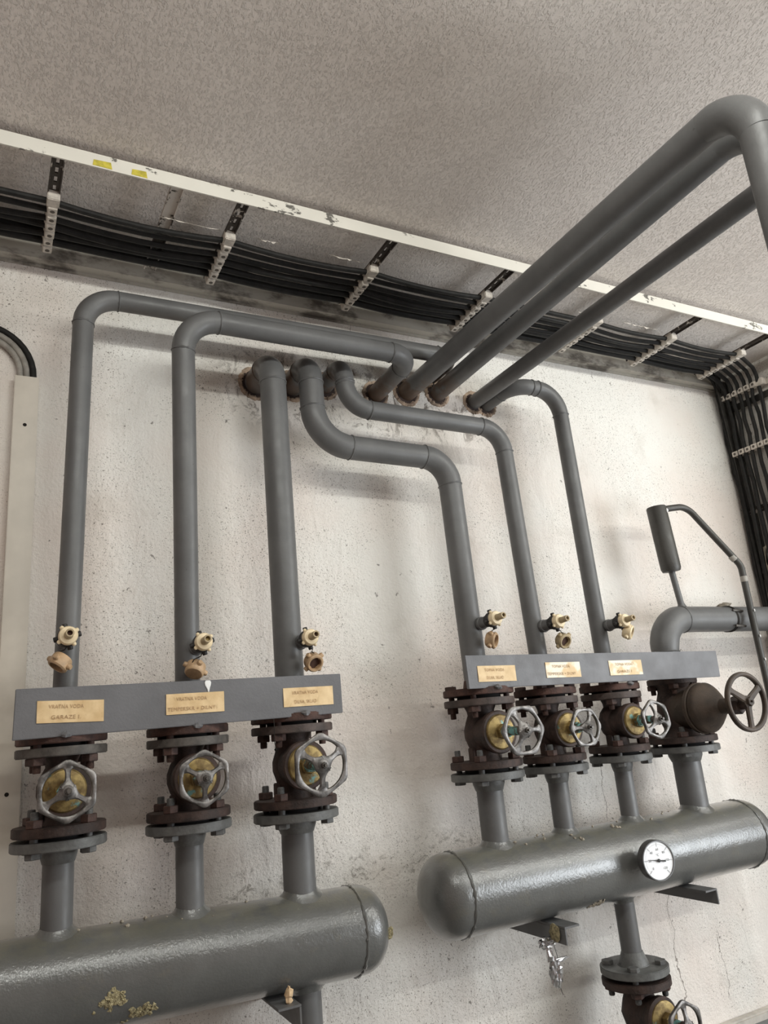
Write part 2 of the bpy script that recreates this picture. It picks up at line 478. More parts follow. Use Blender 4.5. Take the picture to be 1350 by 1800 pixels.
# riser 6
p6 = thing('heating_pipe', (1.752, YP, vz(5, 0)), 'slim rightmost riser of the right group, arched at top into the wall', 'pipe')
run_pipe(p6, [(1.750, YP, vz(5, 0)), (1.732, YP, 2.578), (1.545, YP, 2.582), (1.540, 0, 2.575)], [.092, .075], .0262)
pipe_flange(p6, 1.751, vz(5, 0), .092, .0262); hole_rim(1.540, 2.575, .027)
# main pipe 7
p7 = thing('heating_pipe', (2.029, YP, vz(6, 0)), 'widest grey pipe, short elbow above the right board running to the right wall', 'pipe')
run_pipe(p7, [(2.029, YP, vz(6, 0)), (2.022, YP, 1.776), (WX, YP, 1.770)], [.105], .0445, elbow_k=1.06)
pipe_flange(p7, 2.029, vz(6, 0), .079, .044)
st = MB().torus((2.36, YP, 1.7735), (1, .12, 0), .0455, .0016, 40, 6).torus((2.374, YP, 1.7735), (1, -.08, 0), .0455, .0016, 40, 6)
st = st.build('wire_strap', 'chain_wire', p7)
MB().tube([(2.352, -.200, 1.799), (2.398, -.204, 1.795)], .0045, 8).tube([(2.350, -.201, 1.744), (2.395, -.206, 1.741)], .0045, 8).build('strap_screw', 'dark_steel', st)
MB().lathe([(.002, -.006), (.022, -.004), (.026, .002), (.014, .008), (.002, .010)], (2.355, YP - .006, 1.822), (0, 0, 1), 12, jit=.004).build('plaster_blob', 'plaster_crumb', p7)

# pipes leaving the wall towards the room
def room_pipe(x, z, r, ye, label, bend, rise=.004):
    p = thing('heating_pipe', (x, 0, z), label, 'pipe')
    run_pipe(p, [(x, 0, z), (x, ye, z + rise), (x, ye, .0)], [bend], r, seams=False, elbow_k=1.07, seg=32)
    hole_rim(x, z, r)
room_pipe(1.216, 2.579, .0320, -1.335, 'overhead grey pipe in front, bending down in an elbow at the right edge', .095, .010)
room_pipe(1.338, 2.590, .0290, -1.275, 'middle of the three overhead grey pipes, tucked against the front one', .085, .036)
room_pipe(1.488, 2.577, .0250, -1.40, 'thinnest of the three overhead grey pipes running from wall towards the room', .07)

# ------------------------------------------------------------------ header tanks
def tank(name, label, x0, x1, z0, z1, r, cap0, cap1, nozzles, below):
    t = thing(name, ((x0 + x1) / 2, YP, min(z0, z1) - r), label, 'tank')
    a = V(x0, YP, z0); b = V(x1, YP, z1); d = (b - a).normalized()
    MB().tube([a, a.lerp(b, .5), b], r, 72).build('shell', 'tank_paint', t)
    for on, o, dd in ((cap0, a, -d), (cap1, b, d)):
        if not on: continue
        dep = .068
        prof = [(r, 0), (r, .016)] + [(r * math.cos(q) ** .8 if q < PI / 2 else 0, .016 + dep * math.sin(q)) for q in [PI / 2 * k / 12 for k in range(1, 13)]]
        c = MB().lathe(prof, o, dd, 72).build('end_cap', 'tank_paint', t)
        weld(c, o, dd, r, .0034, .5, mat='tank_paint', n=90)
    for (x, nr, R, z, vi) in nozzles:
        zc = z0 + (z1 - z0) * (x - x0) / (x1 - x0)
        n = MB().tube([(x, YP, zc + r * .8), (x, YP, z - .02)], nr, 28).build('nozzle', 'grey_paint', t)
        # fillet weld round the foot of the nozzle, following the shell
        m = MB(); i0 = 0; N = 40
        for k in range(N):
            th = 2 * PI * k / N
            for j, (dr, dz) in enumerate(((.0, .012), (.004, .006), (.013, -.0005), (.0, -.006))):
                rr = nr + dr + random.uniform(-.001, .001)
                yy = rr * math.sin(th); zz = math.sqrt(max(r * r - yy * yy, 1e-6))
                m.v.append(V(x + rr * math.cos(th), YP + yy, zc + zz + dz))
        for k in range(N):
            for j in range(4):
                a_ = k * 4 + j; b_ = k * 4 + (j + 1) % 4; c_ = ((k + 1) % N) * 4 + (j + 1) % 4; d_ = ((k + 1) % N) * 4 + j
                m.f.append((a_, b_, c_, d_))
        m.build('weld_seam', 'tank_paint', n)
        f = MB().lathe([(nr, .0095), (R, .0095), (R, -.0095), (nr * 1.24, -.0095), (nr * 1.20, -.022), (nr * 1.05, -.038), (nr * .98, -.041)], (x, YP, z), (0, 0, 1), 44)
        f.build('flange', 'flange_grey', n, bevel=.0018)
    for (x, nr, zb) in below:
        zc = z0 + (z1 - z0) * (x - x0) / (x1 - x0)
        n = MB().tube([(x, YP, zc - r * .8), (x, YP, zb)], nr, 28).build('outlet_pipe', 'grey_paint', t)
        m = MB(); N = 40
        for k in range(N):
            th = 2 * PI * k / N
            for j, (dr, dz) in enumerate(((.0, -.012), (.004, -.006), (.012, .0005), (.0, .006))):
                rr = nr + dr + random.uniform(-.001, .001)
                yy = rr * math.sin(th); zz = math.sqrt(max(r * r - yy * yy, 1e-6))
                m.v.append(V(x + rr * math.cos(th), YP + yy, zc - zz + dz))
        for k in range(N):
            for j in range(4):
                m.f.append((k * 4 + j, k * 4 + (j + 1) % 4, ((k + 1) % N) * 4 + (j + 1) % 4, ((k + 1) % N) * 4 + j))
        m.build('weld_seam', 'tank_paint', n)
    return t
nz = lambda i: (VALVES[i]['x'], VALVES[i]['nr'], VALVES[i]['R'] + .002, VALVES[i]['z'][3], i)
tankL = tank('header_tank', 'long grey header tank at the lower left under three valves', -.75, .812, 1.0907, 1.047, .0965, True, True,
             [nz(0), nz(1), nz(2)], [(.694, .033, .10)])
tankR = tank('header_tank', 'grey header tank with dial thermometer at the lower right', 1.108, 2.205, 1.076, 1.077, .1022, True, True,
             [nz(3), nz(4), nz(5), nz(6)], [(1.674, .0285, .815)])
of = MB().lathe([(.0285, -.0095), (.0945, -.0095), (.0945, .0095), (.043, .0095), (.040, .017), (.030, .042), (.028, .044)], (1.675, YP, .796), (0, 0, 1), 44)
of.build('outlet_flange', 'flange_grey', tankR, bevel=.0018)
# glue residue and crumbs on the tanks
def shell_pt(x, ang, r, zc): return V(x, YP - math.cos(ang) * r, zc + math.sin(ang) * r)
def residue(parent, x, ang, w, h, r, zc, n=70, amp=.004, mat='glue'):
    m = MB()
    for k in range(n):
        u = random.gauss(0, .38); v_ = random.gauss(0, .38)
        c = shell_pt(x + u * w / 2 + v_ * w * .2, ang + v_ * h / 2 / r, r - .0006, zc)
        nrm = (c - V(x + u * w / 2 + v_ * w * .2, YP, zc)).normalized()
        sz = random.uniform(.0025, .0075)
        m.lathe([(sz, 0), (sz * .9, amp * random.uniform(.1, .3)), (sz * .5, amp * random.uniform(.25, .6))], c, (nrm + V(random.gauss(0, .35), 0, random.gauss(0, .35))), 6, random.uniform(0, 6), jit=sz * .35)
    return m.build('glue_residue', mat, parent, smooth=False)
residue(tankL, .262, -.23, .062, .034, .0965, 1.0624)
residue(tankL, .318, -.60, .060, .034, .0965, 1.061)
residue(tankL, .880, -.1, .012, .02, .07, 1.046, amp=.003)
residue(tankR, 1.52, -.95, .05, .03, .1022, 1.0765, mat='plaster_crumb')
crumbs = MB()
for k in range(46):
    if k < 30: x = random.uniform(1.3, 1.95); rr = .1022; zc = 1.0765; ang = PI / 2 + random.gauss(-.18, .22)
    else: x = random.uniform(.2, .78); rr = .0965; zc = 1.061 - .028 * (x - .309); ang = PI / 2 + random.gauss(-.15, .2)
    c = shell_pt(x, ang, rr, zc); s_ = random.uniform(.002, .0055)
    nrm = (c - V(x, YP, zc)).normalized()
    crumbs.lathe([(s_ * .8, -.001), (s_, s_ * .4), (s_ * .4, s_ * .9)], c, nrm, 5, random.uniform(0, 3), jit=s_ * .25)
o = crumbs.build('plaster_crumbs', 'plaster_crumb', smooth=False); o['kind'] = 'stuff'
tag(o, 'beige plaster crumbs scattered along the tops of both header tanks', 'debris')

# ------------------------------------------------------------------ valves
def hexprism(m, o, d, af, h, ph=0.0, chamfer=.0015):
    R = af / 2 / math.cos(PI / 6)
    m.lathe([(R - chamfer, 0), (R, chamfer), (R, h - chamfer), (R - chamfer, h)], o, d, 6, ph)
_bolt = {}
def bolt(parent, x, y, z, H, head_down, mats, ph):
    """stud through a joint of total height H centred at z; head below and nut above when head_down"""
    key = (round(H, 4), head_down, mats)
    s = 1 if head_down else -1
    if key not in _bolt:
        d = V(0, 0, s)
        b = MB(); hexprism(b, d * (-H / 2 - .012), d, .029, .012); b.lathe([(.0082, -H / 2), (.0082, H / 2 + .029), (.007, H / 2 + .031)], (0, 0, 0), d, 12)
        for k in range(5): b.torus(d * (H / 2 + .018 + k * .0024), d, .0080, .0008, 12, 4)
        bo = b.build('bolt', mats[0], None, offset=V(0, 0, 0)); 
        n = MB(); hexprism(n, d * (H / 2), d, .030, .016, .3)
        no = n.build('nut', mats[1], None, offset=V(0, 0, 0))
        _bolt[key] = (bo.data, no.data)
        bpy.data.objects.remove(bo); bpy.data.objects.remove(no)
    bd, nd = _bolt[key]
    bo = bpy.data.objects.new('bolt', bd); COL.objects.link(bo); bo.parent = parent
    bo.location = V(x, y, z) - root_loc(parent); bo.rotation_euler = (0, 0, ph)
    no = bpy.data.objects.new('nut', nd); COL.objects.link(no); no.parent = bo
    no.rotation_euler = (0, 0, random.uniform(0, 1)); no.location = (0, 0, 0)

def handwheel(parent, c, R, rot, n=V(0, -1, 0), mat='aluminium', hexa=True):
    """three-spoked wheel: rim part with spokes and hub as sub-parts"""
    n = n.normalized(); u = V(1, 0, 0); u = (u - n * u.dot(n)).normalized(); w = u.cross(n) if u.cross(n).z > 0 else n.cross(u)
    def P(a, r, h=0): return c + u * (math.cos(a) * r) + w * (math.sin(a) * r) + n * h
    N = 96; m = MB(); rin = R * .765
    wid = .5 * (R - rin)
    th = .0055 if hexa else .0085
    sec = 10
    for k in range(N):
        a = 2 * PI * k / N
        if hexa:
            q = ((a - math.radians(rot)) % (PI / 3)) - PI / 6
            ro = R * .905 / math.cos(q); ro = min(ro, R * 1.0)
        else: ro = R
        ri = rin if hexa else R * .84
        cen = (ro + ri) / 2; hw = (ro - ri) / 2
        for j in range(sec):
            b = 2 * PI * j / sec
            cb, sb = math.cos(b), math.sin(b)
            m.v.append(P(a, cen + hw * math.copysign(abs(cb) ** .75, cb), th * math.copysign(abs(sb) ** .75, sb)))
    for k in range(N):
        for j in range(sec):
            m.f.append((k * sec + j, k * sec + (j + 1) % sec, ((k + 1) % N) * sec + (j + 1) % sec, ((k + 1) % N) * sec + j))
    rim = m.build('handwheel', mat, parent)
    dish = .010 if hexa else .004
    for q in range(3):
        a = math.radians(rot + 120 * q); e = u * math.cos(a) + w * math.sin(a); g = n.cross(e)
        sp = MB(); K = 12; prev = None
        for k in range(K + 1):
            t = k / K; rr = R * (.10 + .76 * t)
            if hexa: hw = R * (.085 + .20 * max(0, 1 - t / .42) ** 1.6 + .22 * max(0, (t - .62) / .38) ** 2.0)
            else: hw = R * (.095 + .03 * (1 - t) + .05 * max(0, (t - .75) / .25) ** 2)
            hh = .0042 if hexa else .006
            base = len(sp.v)
            cc = c + e * rr - n * (dish * (1 - t) ** 1.5 * -1)
            for (du, dn) in ((-1, -.5), (-.75, -1), (.75, -1), (1, -.5), (1, .4), (.6, 1), (-.6, 1), (-1, .4)):
                sp.v.append(cc + g * (hw * du) + n * (hh * dn))
            if prev is not None:
                for j in range(8): sp.f.append((prev + j, prev + (j + 1) % 8, base + (j + 1) % 8, base + j))
            else: sp.f.append(tuple(range(base, base + 8)))
            prev = base
        sp.f.append(tuple(range(prev, prev + 8)))
        sp.build('spoke', mat, rim)
    hub = MB().lathe([(R * .17, -.012), (R * .20, 0), (R * .20, .003 + dish), (R * .14, .006 + dish)], c, n, 24)
    hub.build('hub', mat, rim)
    nt = MB(); hexprism(nt, c + n * (.005 + dish), n, .0125 if hexa else .024, .007 if hexa else .009); nt.lathe([(.0035, 0), (.0035, .012)], c + n * (.008 + dish), n, 10)
    nt.build('hub_nut', 'dark_steel' if hexa else mat, rim)
    return rim

def gate_valve(i, v, label):
    x = v['x']; za, zb, zc, zd = v['z']; R = v['R']; mid = (zb + zc) / 2
    t = thing('flanged_valve', (x, YP, zc - .0085), label, 'valve', 'flanged shut-off valves on the header tanks')
    r0 = max(v['r'], v['nr']) * .95
    MB().lathe([(r0 * .7, .0095), (R, .0095), (R, -.0095), (r0 * .7, -.0095)], (x, YP, zb), (0, 0, 1), 44).build('top_flange', 'flange_dark' if i < 2 else 'flange_brown', t, bevel=.0018)
    MB().lathe([(r0 * .7, .0095), (R, .0095), (R, -.0095), (r0 * .7, -.0095)], (x, YP, zc), (0, 0, 1), 44).build('bottom_flange', 'rust_iron', t, bevel=.0018)
    # body: neck, bulge, neck, with the barrel facing the room
    H = zb - zc; b = MB()
    rb = R * .52
    prof = [(r0 * 1.35, -H / 2 + .006), (r0 * 1.12, -H * .36), (r0 * 1.08, -H * .30), (rb * .86, -H * .19), (rb, -H * .06), (rb, H * .06), (rb * .86, H * .19), (r0 * 1.08, H * .30), (r0 * 1.12, H * .36), (r0 * 1.35, H / 2 - .006)]
    b.lathe(prof, (x, YP, mid), (0, 0, 1), 36)
    body = b.build('body', 'rust_iron', t)
    yb = -.244
    rr = R * .50
    MB().lathe([(rr * .8, 0), (rr * .97, .02), (rr * 1.0, .045), (rr * 1.0, .058), (rr * 1.12, .064), (rr * 1.14, .080), (rr * 1.08, .084), (rr * .9, .084)], (x, YP, mid), (0, -1, 0), 40).build('barrel', 'rust_iron', t)
    # two ribs between the flanges
    for sx in (-1, 1):
        MB().box((x + sx * r0 * 1.25 - .005, YP - .012, zc + .006), (x + sx * r0 * 1.25 + .005, YP + .012, zc + H * .28)).build('rib', 'rust_iron', t, bevel=.002)
    bn = MB().lathe([(rr * .93, 0), (rr * .93, .002), (rr * .86, .0065), (rr * .42, .011), (rr * .34, .011)], (x, YP - .083, mid), (0, -1, 0), 40).build('bonnet', 'brass', t)
    g = MB(); hexprism(g, (x, YP - .092, mid), (0, -1, 0), .036, .016, .2); g.build('packing_nut', 'brass', t)
    ly = -v['wy'] + YP
    g = MB(); hexprism(g, (x, YP - .107, mid), (0, -1, 0), .030, .013, .5); g.lathe([(.0115, .012), (.0115, max(.022, ly - .125)), (.009, max(.024, ly - .122))], (x, YP - .107, mid), (0, -1, 0), 16); g.build('gland', 'verdigris', t)
    MB().lathe([(.0062, 0), (.0062, ly - .100)], (x, YP - .105, mid), (0, -1, 0), 12).build('stem', 'dark_steel', t)
    handwheel(t, V(x, v['wy'], mid), v['wheel'], v['rot'], V(0, -1, .04 * random.uniform(-1, 1)))
    joints(t, x, R, (za, zb), (zc, zd))
    return t
def joints(t, x, R, top, bot, mt=('rust_bolt', 'rust_bolt'), mb=('grey_bolt', 'rust_bolt'), Rt=None):
    Rb = R
    for (z1, z2), down, mats in ((top, False, mt), (bot, True, mb)):
        R = Rb if down or Rt is None else Rt
        zm = (z1 + z2) / 2; H = abs(z1 - z2) + .019
        MB().lathe([(R * .55, -abs(z1 - z2) / 2 + .0095), (R * .62, -abs(z1 - z2) / 2 + .0095), (R * .62, abs(z1 - z2) / 2 - .0095), (R * .55, abs(z1 - z2) / 2 - .0095)], (x, YP, zm), (0, 0, 1), 36).build('gasket', 'gasket_black', t)
        for k in range(4):
            a = PI / 4 + k * PI / 2
            bolt(t, x + R * .79 * math.cos(a), YP + R * .79 * math.sin(a), zm, H, down, mats, random.uniform(0, 1))
vl = ['rusty valve with silver handwheel, leftmost of three under the left board',
      'rusty valve with silver handwheel, middle of three under the left board',
      'rusty valve with silver handwheel, rightmost of three under the left board',
      'rusty valve with large silver handwheel and turquoise stem, leftmost under the right board',
      'rusty valve with silver handwheel, second from left under the right board',
      'rusty valve with small silver handwheel beside the big brown valve',]
for i in range(6): gate_valve(i, VALVES[i], vl[i])

# big brown valve with round iron wheel
v = VALVES[6]; x = v['x']; za, zb, zc, zd = v['z']; R = v['R']; mid = 1.478
t = thing('flanged_valve', (x, YP, zc - .0085), 'largest brown valve with bulging bonnet and round iron handwheel', 'valve', 'flanged shut-off valves on the header tanks')
for nm, zz in (('top_flange', zb), ('bottom_flange', zc)):
    rf = R if zz == zc else .079
    MB().lathe([(.03, .0095), (rf, .0095), (rf, -.0095), (.03, -.0095)], (x, YP, zz), (0, 0, 1), 44).build(nm, 'rust_iron', t, bevel=.0018)
MB().lathe([(.062, zc + .006 - mid), (.052, -.07), (.05, -.055), (.058, -.03), (.062, 0), (.058, .035), (.05, .06), (.052, .075), (.062, zb - .006 - mid)], (x, YP, mid), (0, 0, 1), 36).build('body', 'rust_iron', t)
MB().lathe([(.05, 0), (.060, .03), (.062, .078), (.066, .084), (.078, .092), (.079, .104), (.076, .107)], (x, YP, mid), (0, -1, 0), 44).build('barrel', 'mud_brown', t)
MB().lathe([(.074, 0), (.077, .004), (.077, .016), (.070, .026), (.052, .046), (.034, .064), (.024, .074), (.023, .100), (.015, .108)], (x, YP - .108, mid), (0, -1, 0), 44).build('bonnet', 'mud_brown', t)
MB().lathe([(.014, 0), (.014, .09)], (x, YP - .185, mid), (0, -1, 0), 14).build('stem', 'rust_iron', t)
g = MB(); hexprism(g, (x, YP - .218, mid), (0, -1, 0), .046, .03); g.build('packing_nut', 'rust_iron', t)
handwheel(t, V(x, v['wy'], 1.486), v['wheel'], 30, V(.0, -1, 0), 'mud_brown', hexa=False)
joints(t, x, R, (za, zb), (zc, zd), Rt=.079)

# drain valve under the right tank
x = 1.675; R = .0945
t = thing('flanged_valve', (x, YP, .60), 'rusty drain valve hanging below the right tank at the bottom edge', 'valve', 'flanged shut-off valves on the header tanks')
MB().lathe([(.03, .0095), (R, .0095), (R, -.0095), (.03, -.0095)], (x, YP, .766), (0, 0, 1), 44).build('top_flange', 'rust_iron', t, bevel=.0018)
MB().lathe([(.03, .0095), (R, .0095), (R, -.0095), (.03, -.0095)], (x, YP, .610), (0, 0, 1), 44).build('bottom_flange', 'rust_iron', t, bevel=.0018)
MB().lathe([(.045, -.075), (.036, -.055), (.046, -.03), (.054, 0), (.046, .03), (.036, .055), (.046, .078)], (x, YP, .688), (0, 0, 1), 36).build('body', 'rust_iron', t)
MB().lathe([(.04, 0), (.047, .02), (.048, .055), (.053, .064), (.054, .080), (.050, .084)], (x, YP, .688), (0, -1, 0), 40).build('barrel', 'rust_iron', t)
MB().lathe([(.046, 0), (.045, .004), (.022, .010), (.018, .010)], (x, YP - .083, .688), (0, -1, 0), 40).build('bonnet', 'brass', t)
g = MB(); hexprism(g, (x, YP - .092, .688), (0, -1, 0), .036, .02); g.build('packing_nut', 'brass', t)
MB().lathe([(.011, 0), (.011, .05)], (x, YP - .11, .688), (0, -1, 0), 16).build('stem', 'verdigris', t)
handwheel(t, V(x, -.318, .690), .062, 90, V(0, -1, 0))
zm = .781; H = .047
MB().lathe([(.05, -.0065), (.06, -.0065), (.06, .0065), (.05, .0065)], (x, YP, zm), (0, 0, 1), 36).build('gasket', 'gasket_black', t)
for k in range(4):
    a = PI / 4 + k * PI / 2
    bolt(t, x + R * .76 * math.cos(a), YP + R * .76 * math.sin(a), zm, H, False, ('grey_bolt', 'rust_bolt'), random.uniform(0, 1))
MB().tube([(x, YP, .60), (x, YP, .50)], .0285, 24).build('lower_pipe', 'grey_paint', t)

# ------------------------------------------------------------------ label boards
def text_mesh(txt, size, width=None):
    c = bpy.data.curves.new('lettering', 'FONT'); c.body = txt; c.size = size; c.align_x = 'CENTER'; c.align_y = 'CENTER'
    c.space_character = 1.08; c.resolution_u = 2
    o = bpy.data.objects.new('lettering', c); COL.objects.link(o)
    dg = bpy.context.evaluated_depsgraph_get(); dg.update()
    me = bpy.data.meshes.new_from_object(o.evaluated_get(dg))
    bpy.data.objects.remove(o)
    if width:
        xs = [v.co.x for v in me.vertices]
        k = width / (max(xs) - min(xs))
        for v_ in me.vertices: v_.co.x *= k
    return me
YB = -.2475
def board(label, quad, stickers, drip=None):
    cx = sum(q[0] for q in quad) / 4; cz = min(q[1] for q in quad)
    t = thing('label_board', (cx, YB, cz), label, 'board')
    fr = [V(q[0], YB - .006, q[1]) for q in quad]
    MB().poly(fr, (0, .012, 0)).build('plate', 'board_paint', t, bevel=.0012)
    for (x0, zt, x1, zb, tilt, lines, mat) in stickers:
        w = x1 - x0; h = zt - zb; nx, nz_ = 22, 8; m = MB()
        cxx = (x0 + x1) / 2; czz = (zt + zb) / 2
        ph = random.uniform(0, 9)
        def wr(u, v_):
            return .00045 * math.sin(u * 19 + ph + v_ * 3) * math.sin(v_ * 4 + ph) + .0003 * math.sin(u * 47 + ph * 2 + v_ * 5)
        for side in (0, 1):
            for j in range(nz_ + 1):
                for i in range(nx + 1):
                    u = i / nx - .5; v_ = j / nz_ - .5
                    yy = YB - .0062 if side else YB - .0080 - wr(u, v_)
                    m.v.append(V(cxx + u * w, yy, czz + v_ * h + u * w * tilt))
        B = (nx + 1) * (nz_ + 1)
        for j in range(nz_):
            for i in range(nx):
                a = j * (nx + 1) + i
                m.f.append((a, a + 1, a + nx + 2, a + nx + 1)); m.f.append((B + a, B + a + nx + 1, B + a + nx + 2, B + a + 1))
        per = [i for i in range(nx)] + [j * (nx + 1) + nx for j in range(nz_)] + [nz_ * (nx + 1) + i for i in range(nx, 0, -1)] + [j * (nx + 1) for j in range(nz_, 0, -1)]
        for k in range(len(per)):
            a, b = per[k], per[(k + 1) % len(per)]
            m.f.append((a, B + a, B + b, b))
        s = m.build('paper_label', mat, t)
        s['label'] = 'yellowed paper label reading ' + ' '.join(lines)
        for k, (ln, wd, fz) in enumerate(zip(lines, ((.52, .44) if len(lines[1]) < 13 else (.52, .82)), (.22, -.26))):
            me = text_mesh(ln, .0112, wd * w)
            o = bpy.data.objects.new('lettering', me); COL.objects.link(o); o.parent = s
            me.materials.clear(); me.materials.append(MAT['label_ink'])
            o.location = V(cxx - .07 * w, YB - .0093, czz + fz * h - .07 * w * tilt) - root_loc(s)
            o.rotation_euler = (PI / 2, -math.atan(tilt), 0)
    if drip:
        dx, dz = drip
        MB().poly([V(dx + a * .001, YB - .0060, dz + b * .001) for a, b in ((-1, 0), (-2, 5), (-4, 9), (-7, 14), (-8, 20), (-6, 25), (5, 25), (7, 20), (6, 14), (4, 9), (3, 5), (2, 0), (1, -3))], (0, -.0022, 0)).build('paint_drip', 'white_drip', t, bevel=.0009)
    return t
A_, B_ = 'label_paper', 'label_paper_bleached'
bl = board('grey painted board with three yellowed labels at the left', [(.061, 1.541), (.789, 1.547), (.789, 1.641), (.063, 1.642)],
      [(.104, 1.6135, .234, 1.569, -.035, ('VRATNA VODA', 'GARAZE I.'), A_), (.364, 1.6145, .494, 1.570, 0, ('VRATNA VODA', 'TEMPERSKR + DILNY'), A_),
       (.637, 1.613, .765, 1.569, -.004, ('VRATNA VODA', 'DILNA, SKLAD'), A_)], (.458, 1.6155))
br = board('grey painted board with three bleached labels at the right', [(1.165, 1.584), (2.154, 1.571), (2.157, 1.655), (1.163, 1.673)],
      [(1.198, 1.642, 1.325, 1.599, -.022, ('TOPNA VODA', 'DILNA, SKLAD'), A_), (1.433, 1.6425, 1.561, 1.599, -.022, ('TOPNA VODA', 'TEMPERSKR + DILNY'), B_),
       (1.675, 1.639, 1.809, 1.595, -.016, ('TOPNA VODA', 'GARAZE I'), B_)])
# weld blobs that hold the boards on the flanges
for i, par in ((0, bl), (1, bl), (2, bl), (3, br), (5, br)):
    v = VALVES[i]
    MB().lathe([(.002, -.004), (.010, -.002), (.011, .002), (.005, .006), (.002, .007)], (v['x'], YP - v['R'] + .001, v['z'][0] + .006), (0, -.3, 1), 14, jit=.002).build('weld_blob', 'board_paint', par)

m = MB().tube([(.612, YB - .002, 1.546), (.613, YB - .003, 1.52), (.611, YB - .002, 1.50), (.614, YB - .002, 1.478)], .0009, 5).lathe([(.001, -.004), (.0035, 0), (.001, .004)], (.614, YB - .002, 1.476), (0, 0, 1), 7, jit=.001)
tag(m.build('thread', 'chain_wire'), 'thin dark thread dangling below the right part of the left board', 'thread')

# ------------------------------------------------------------------ drain cocks on the risers
def drain_cock(x, y0, z, label, ds, cap, capdir, dx=0.0, tiltz=.06, capmat='aged_plastic', r_pipe=.03, chain=True, nozzle_plug=False):
    t = thing('drain_cock', (x, y0, z), label, 'tap', 'plastic drain cocks on the risers')
    d = V(dx, -1, tiltz).normalized(); o = V(x, y0, z)
    k = ds
    MB().lathe([(.019 * k, -.004), (.019 * k, .004), (.0165 * k, .006), (.0160 * k, .030 * k)], o + d * (r_pipe - .004), d, 22).lathe([(.0155 * k, -r_pipe + .004), (.0155 * k, .01)], o + d * (r_pipe - .004), d, 18).build('stub', 'grey_paint', t)
    b0 = o + d * (r_pipe + .024 * k)
    b = MB().lathe([(.0150 * k, 0), (.0175 * k, .003), (.0175 * k, .013), (.0215 * k, .015), (.0215 * k, .028), (.018 * k, .030)], b0, d, 24)
    side = V(1, 0, 0); upv = side.cross(d) * -1
    upv = V(0, 0, 1)
    for q in range(4):
        a = PI / 2 + q * PI / 2 + .25
        e = side * math.cos(a) + upv * math.sin(a)
        b.lathe([(.0060, 0), (.0060, .0265 * k), (.005, .0285 * k)], b0 + d * .022, e, 10)
    b.build('valve_body', 'black_plastic', t)
    n0 = b0 + d * .029
    m = MB().lathe([(.0195 * k, 0), (.0200 * k, .004), (.0200 * k, .013), (.0180 * k, .0165), (.010 * k, .017)], n0, d, 32)
    for q in range(4):
        a = PI / 4 + q * PI / 2 - .15
        e = side * math.cos(a) + upv * math.sin(a)
        m.lathe([(.0050, 0), (.0046, .0225 * k), (.0030, .0255 * k)], n0 + d * .006, e, 10)
    nut = m.build('union_nut', 'ivory_plastic', t)
    sp = MB().lathe([(.0095, 0), (.0095, .006), (.0088, .007), (.0090, .031), (.0080, .032), (.0056, .032), (.0054, .023), (.001, .022)], n0 + d * .015, d, 20)
    sp.build('hose_spout', 'spout_plastic', t)
    MB().lathe([(.0053, 0), (.0053, .002), (.001, .0022)], n0 + d * (.015 + .0225), d, 16).build('spout_bore', 'cap_hollow' if not nozzle_plug else 'brass', t)
    # dangling cap
    c = Vector(cap); cd = Vector(capdir).normalized()
    m = MB().lathe([(.004, -.014), (.019, -.014), (.0222, -.010), (.0225, .011), (.0198, .0140), (.0160, .0140), (.0155, .002), (.001, .0015)], c, cd, 30)
    cu = (V(0, 0, 1) - cd * cd.z).normalized() if abs(cd.z) < .9 else V(1, 0, 0); cw = cd.cross(cu)
    for q in range(4):
        a = PI / 4 + q * PI / 2
        e = cu * math.cos(a) + cw * math.sin(a)
        m.lathe([(.0068, .013), (.0064, .0265), (.0050, .0295)], c + cd * .002, e, 10)
    cp = m.build('cap', capmat, t)
    MB().lathe([(.0153, 0), (.0153, .002), (.001, .0022)], c + cd * .0022, cd, 24).build('cap_hollow', 'cap_hollow', cp)
    top = c + cu * .0205
    st_ = b0 + d * .024 - V(0, 0, .021)
    MB().tube([st_, st_.lerp(top, .35) + V(.004, -.002, -.001), st_.lerp(top, .7) + V(-.003, 0, .001), top], .0013, 6).build('chain', 'chain_wire', t)
cocks = [
    (.160, YP, 1.748, 'drain cock with ivory nut facing front on the leftmost riser', 1.0, (.148, -.222, 1.697), (-.55, -.15, -.75), .0, .02, 'aged_plastic', .026),
    (.446, -.178, 1.721, 'drain cock with plugged spout on the second riser from left', 1.0, (.435, -.230, 1.669), (.35, .45, .75), .0, .06, 'aged_plastic', .030),
    (.712, YP, 1.727, 'drain cock with brown open cap above the right end of the left board', 1.0, (.728, -.232, 1.675), (.05, -.8, -.45), .02, .06, 'aged_plastic', .034),
    (1.264, YP, 1.764, 'drain cock with amber cap on the leftmost riser of the right group', 1.0, (1.275, -.230, 1.716), (.55, -.75, -.25), .05, .07, 'aged_plastic', .047),
    (1.497, YP, 1.755, 'drain cock with dull yellow cap on the middle riser of the right group', 1.0, (1.532, -.232, 1.708), (.0, -.85, -.40), .06, .07, 'spout_plastic', .038),
    (1.758, YP, 1.752, 'drain cock with ivory cap on the rightmost slim riser', 1.0, (1.785, -.246, 1.727), (.50, -.70, -.35), .05, .08, 'ivory_plastic', .040),
]
for k, a in enumerate(cocks):
    drain_cock(a[0], a[1], a[2], a[3], a[4], a[5], a[6], a[7], a[8], a[9], a[10], nozzle_plug=(k == 1))

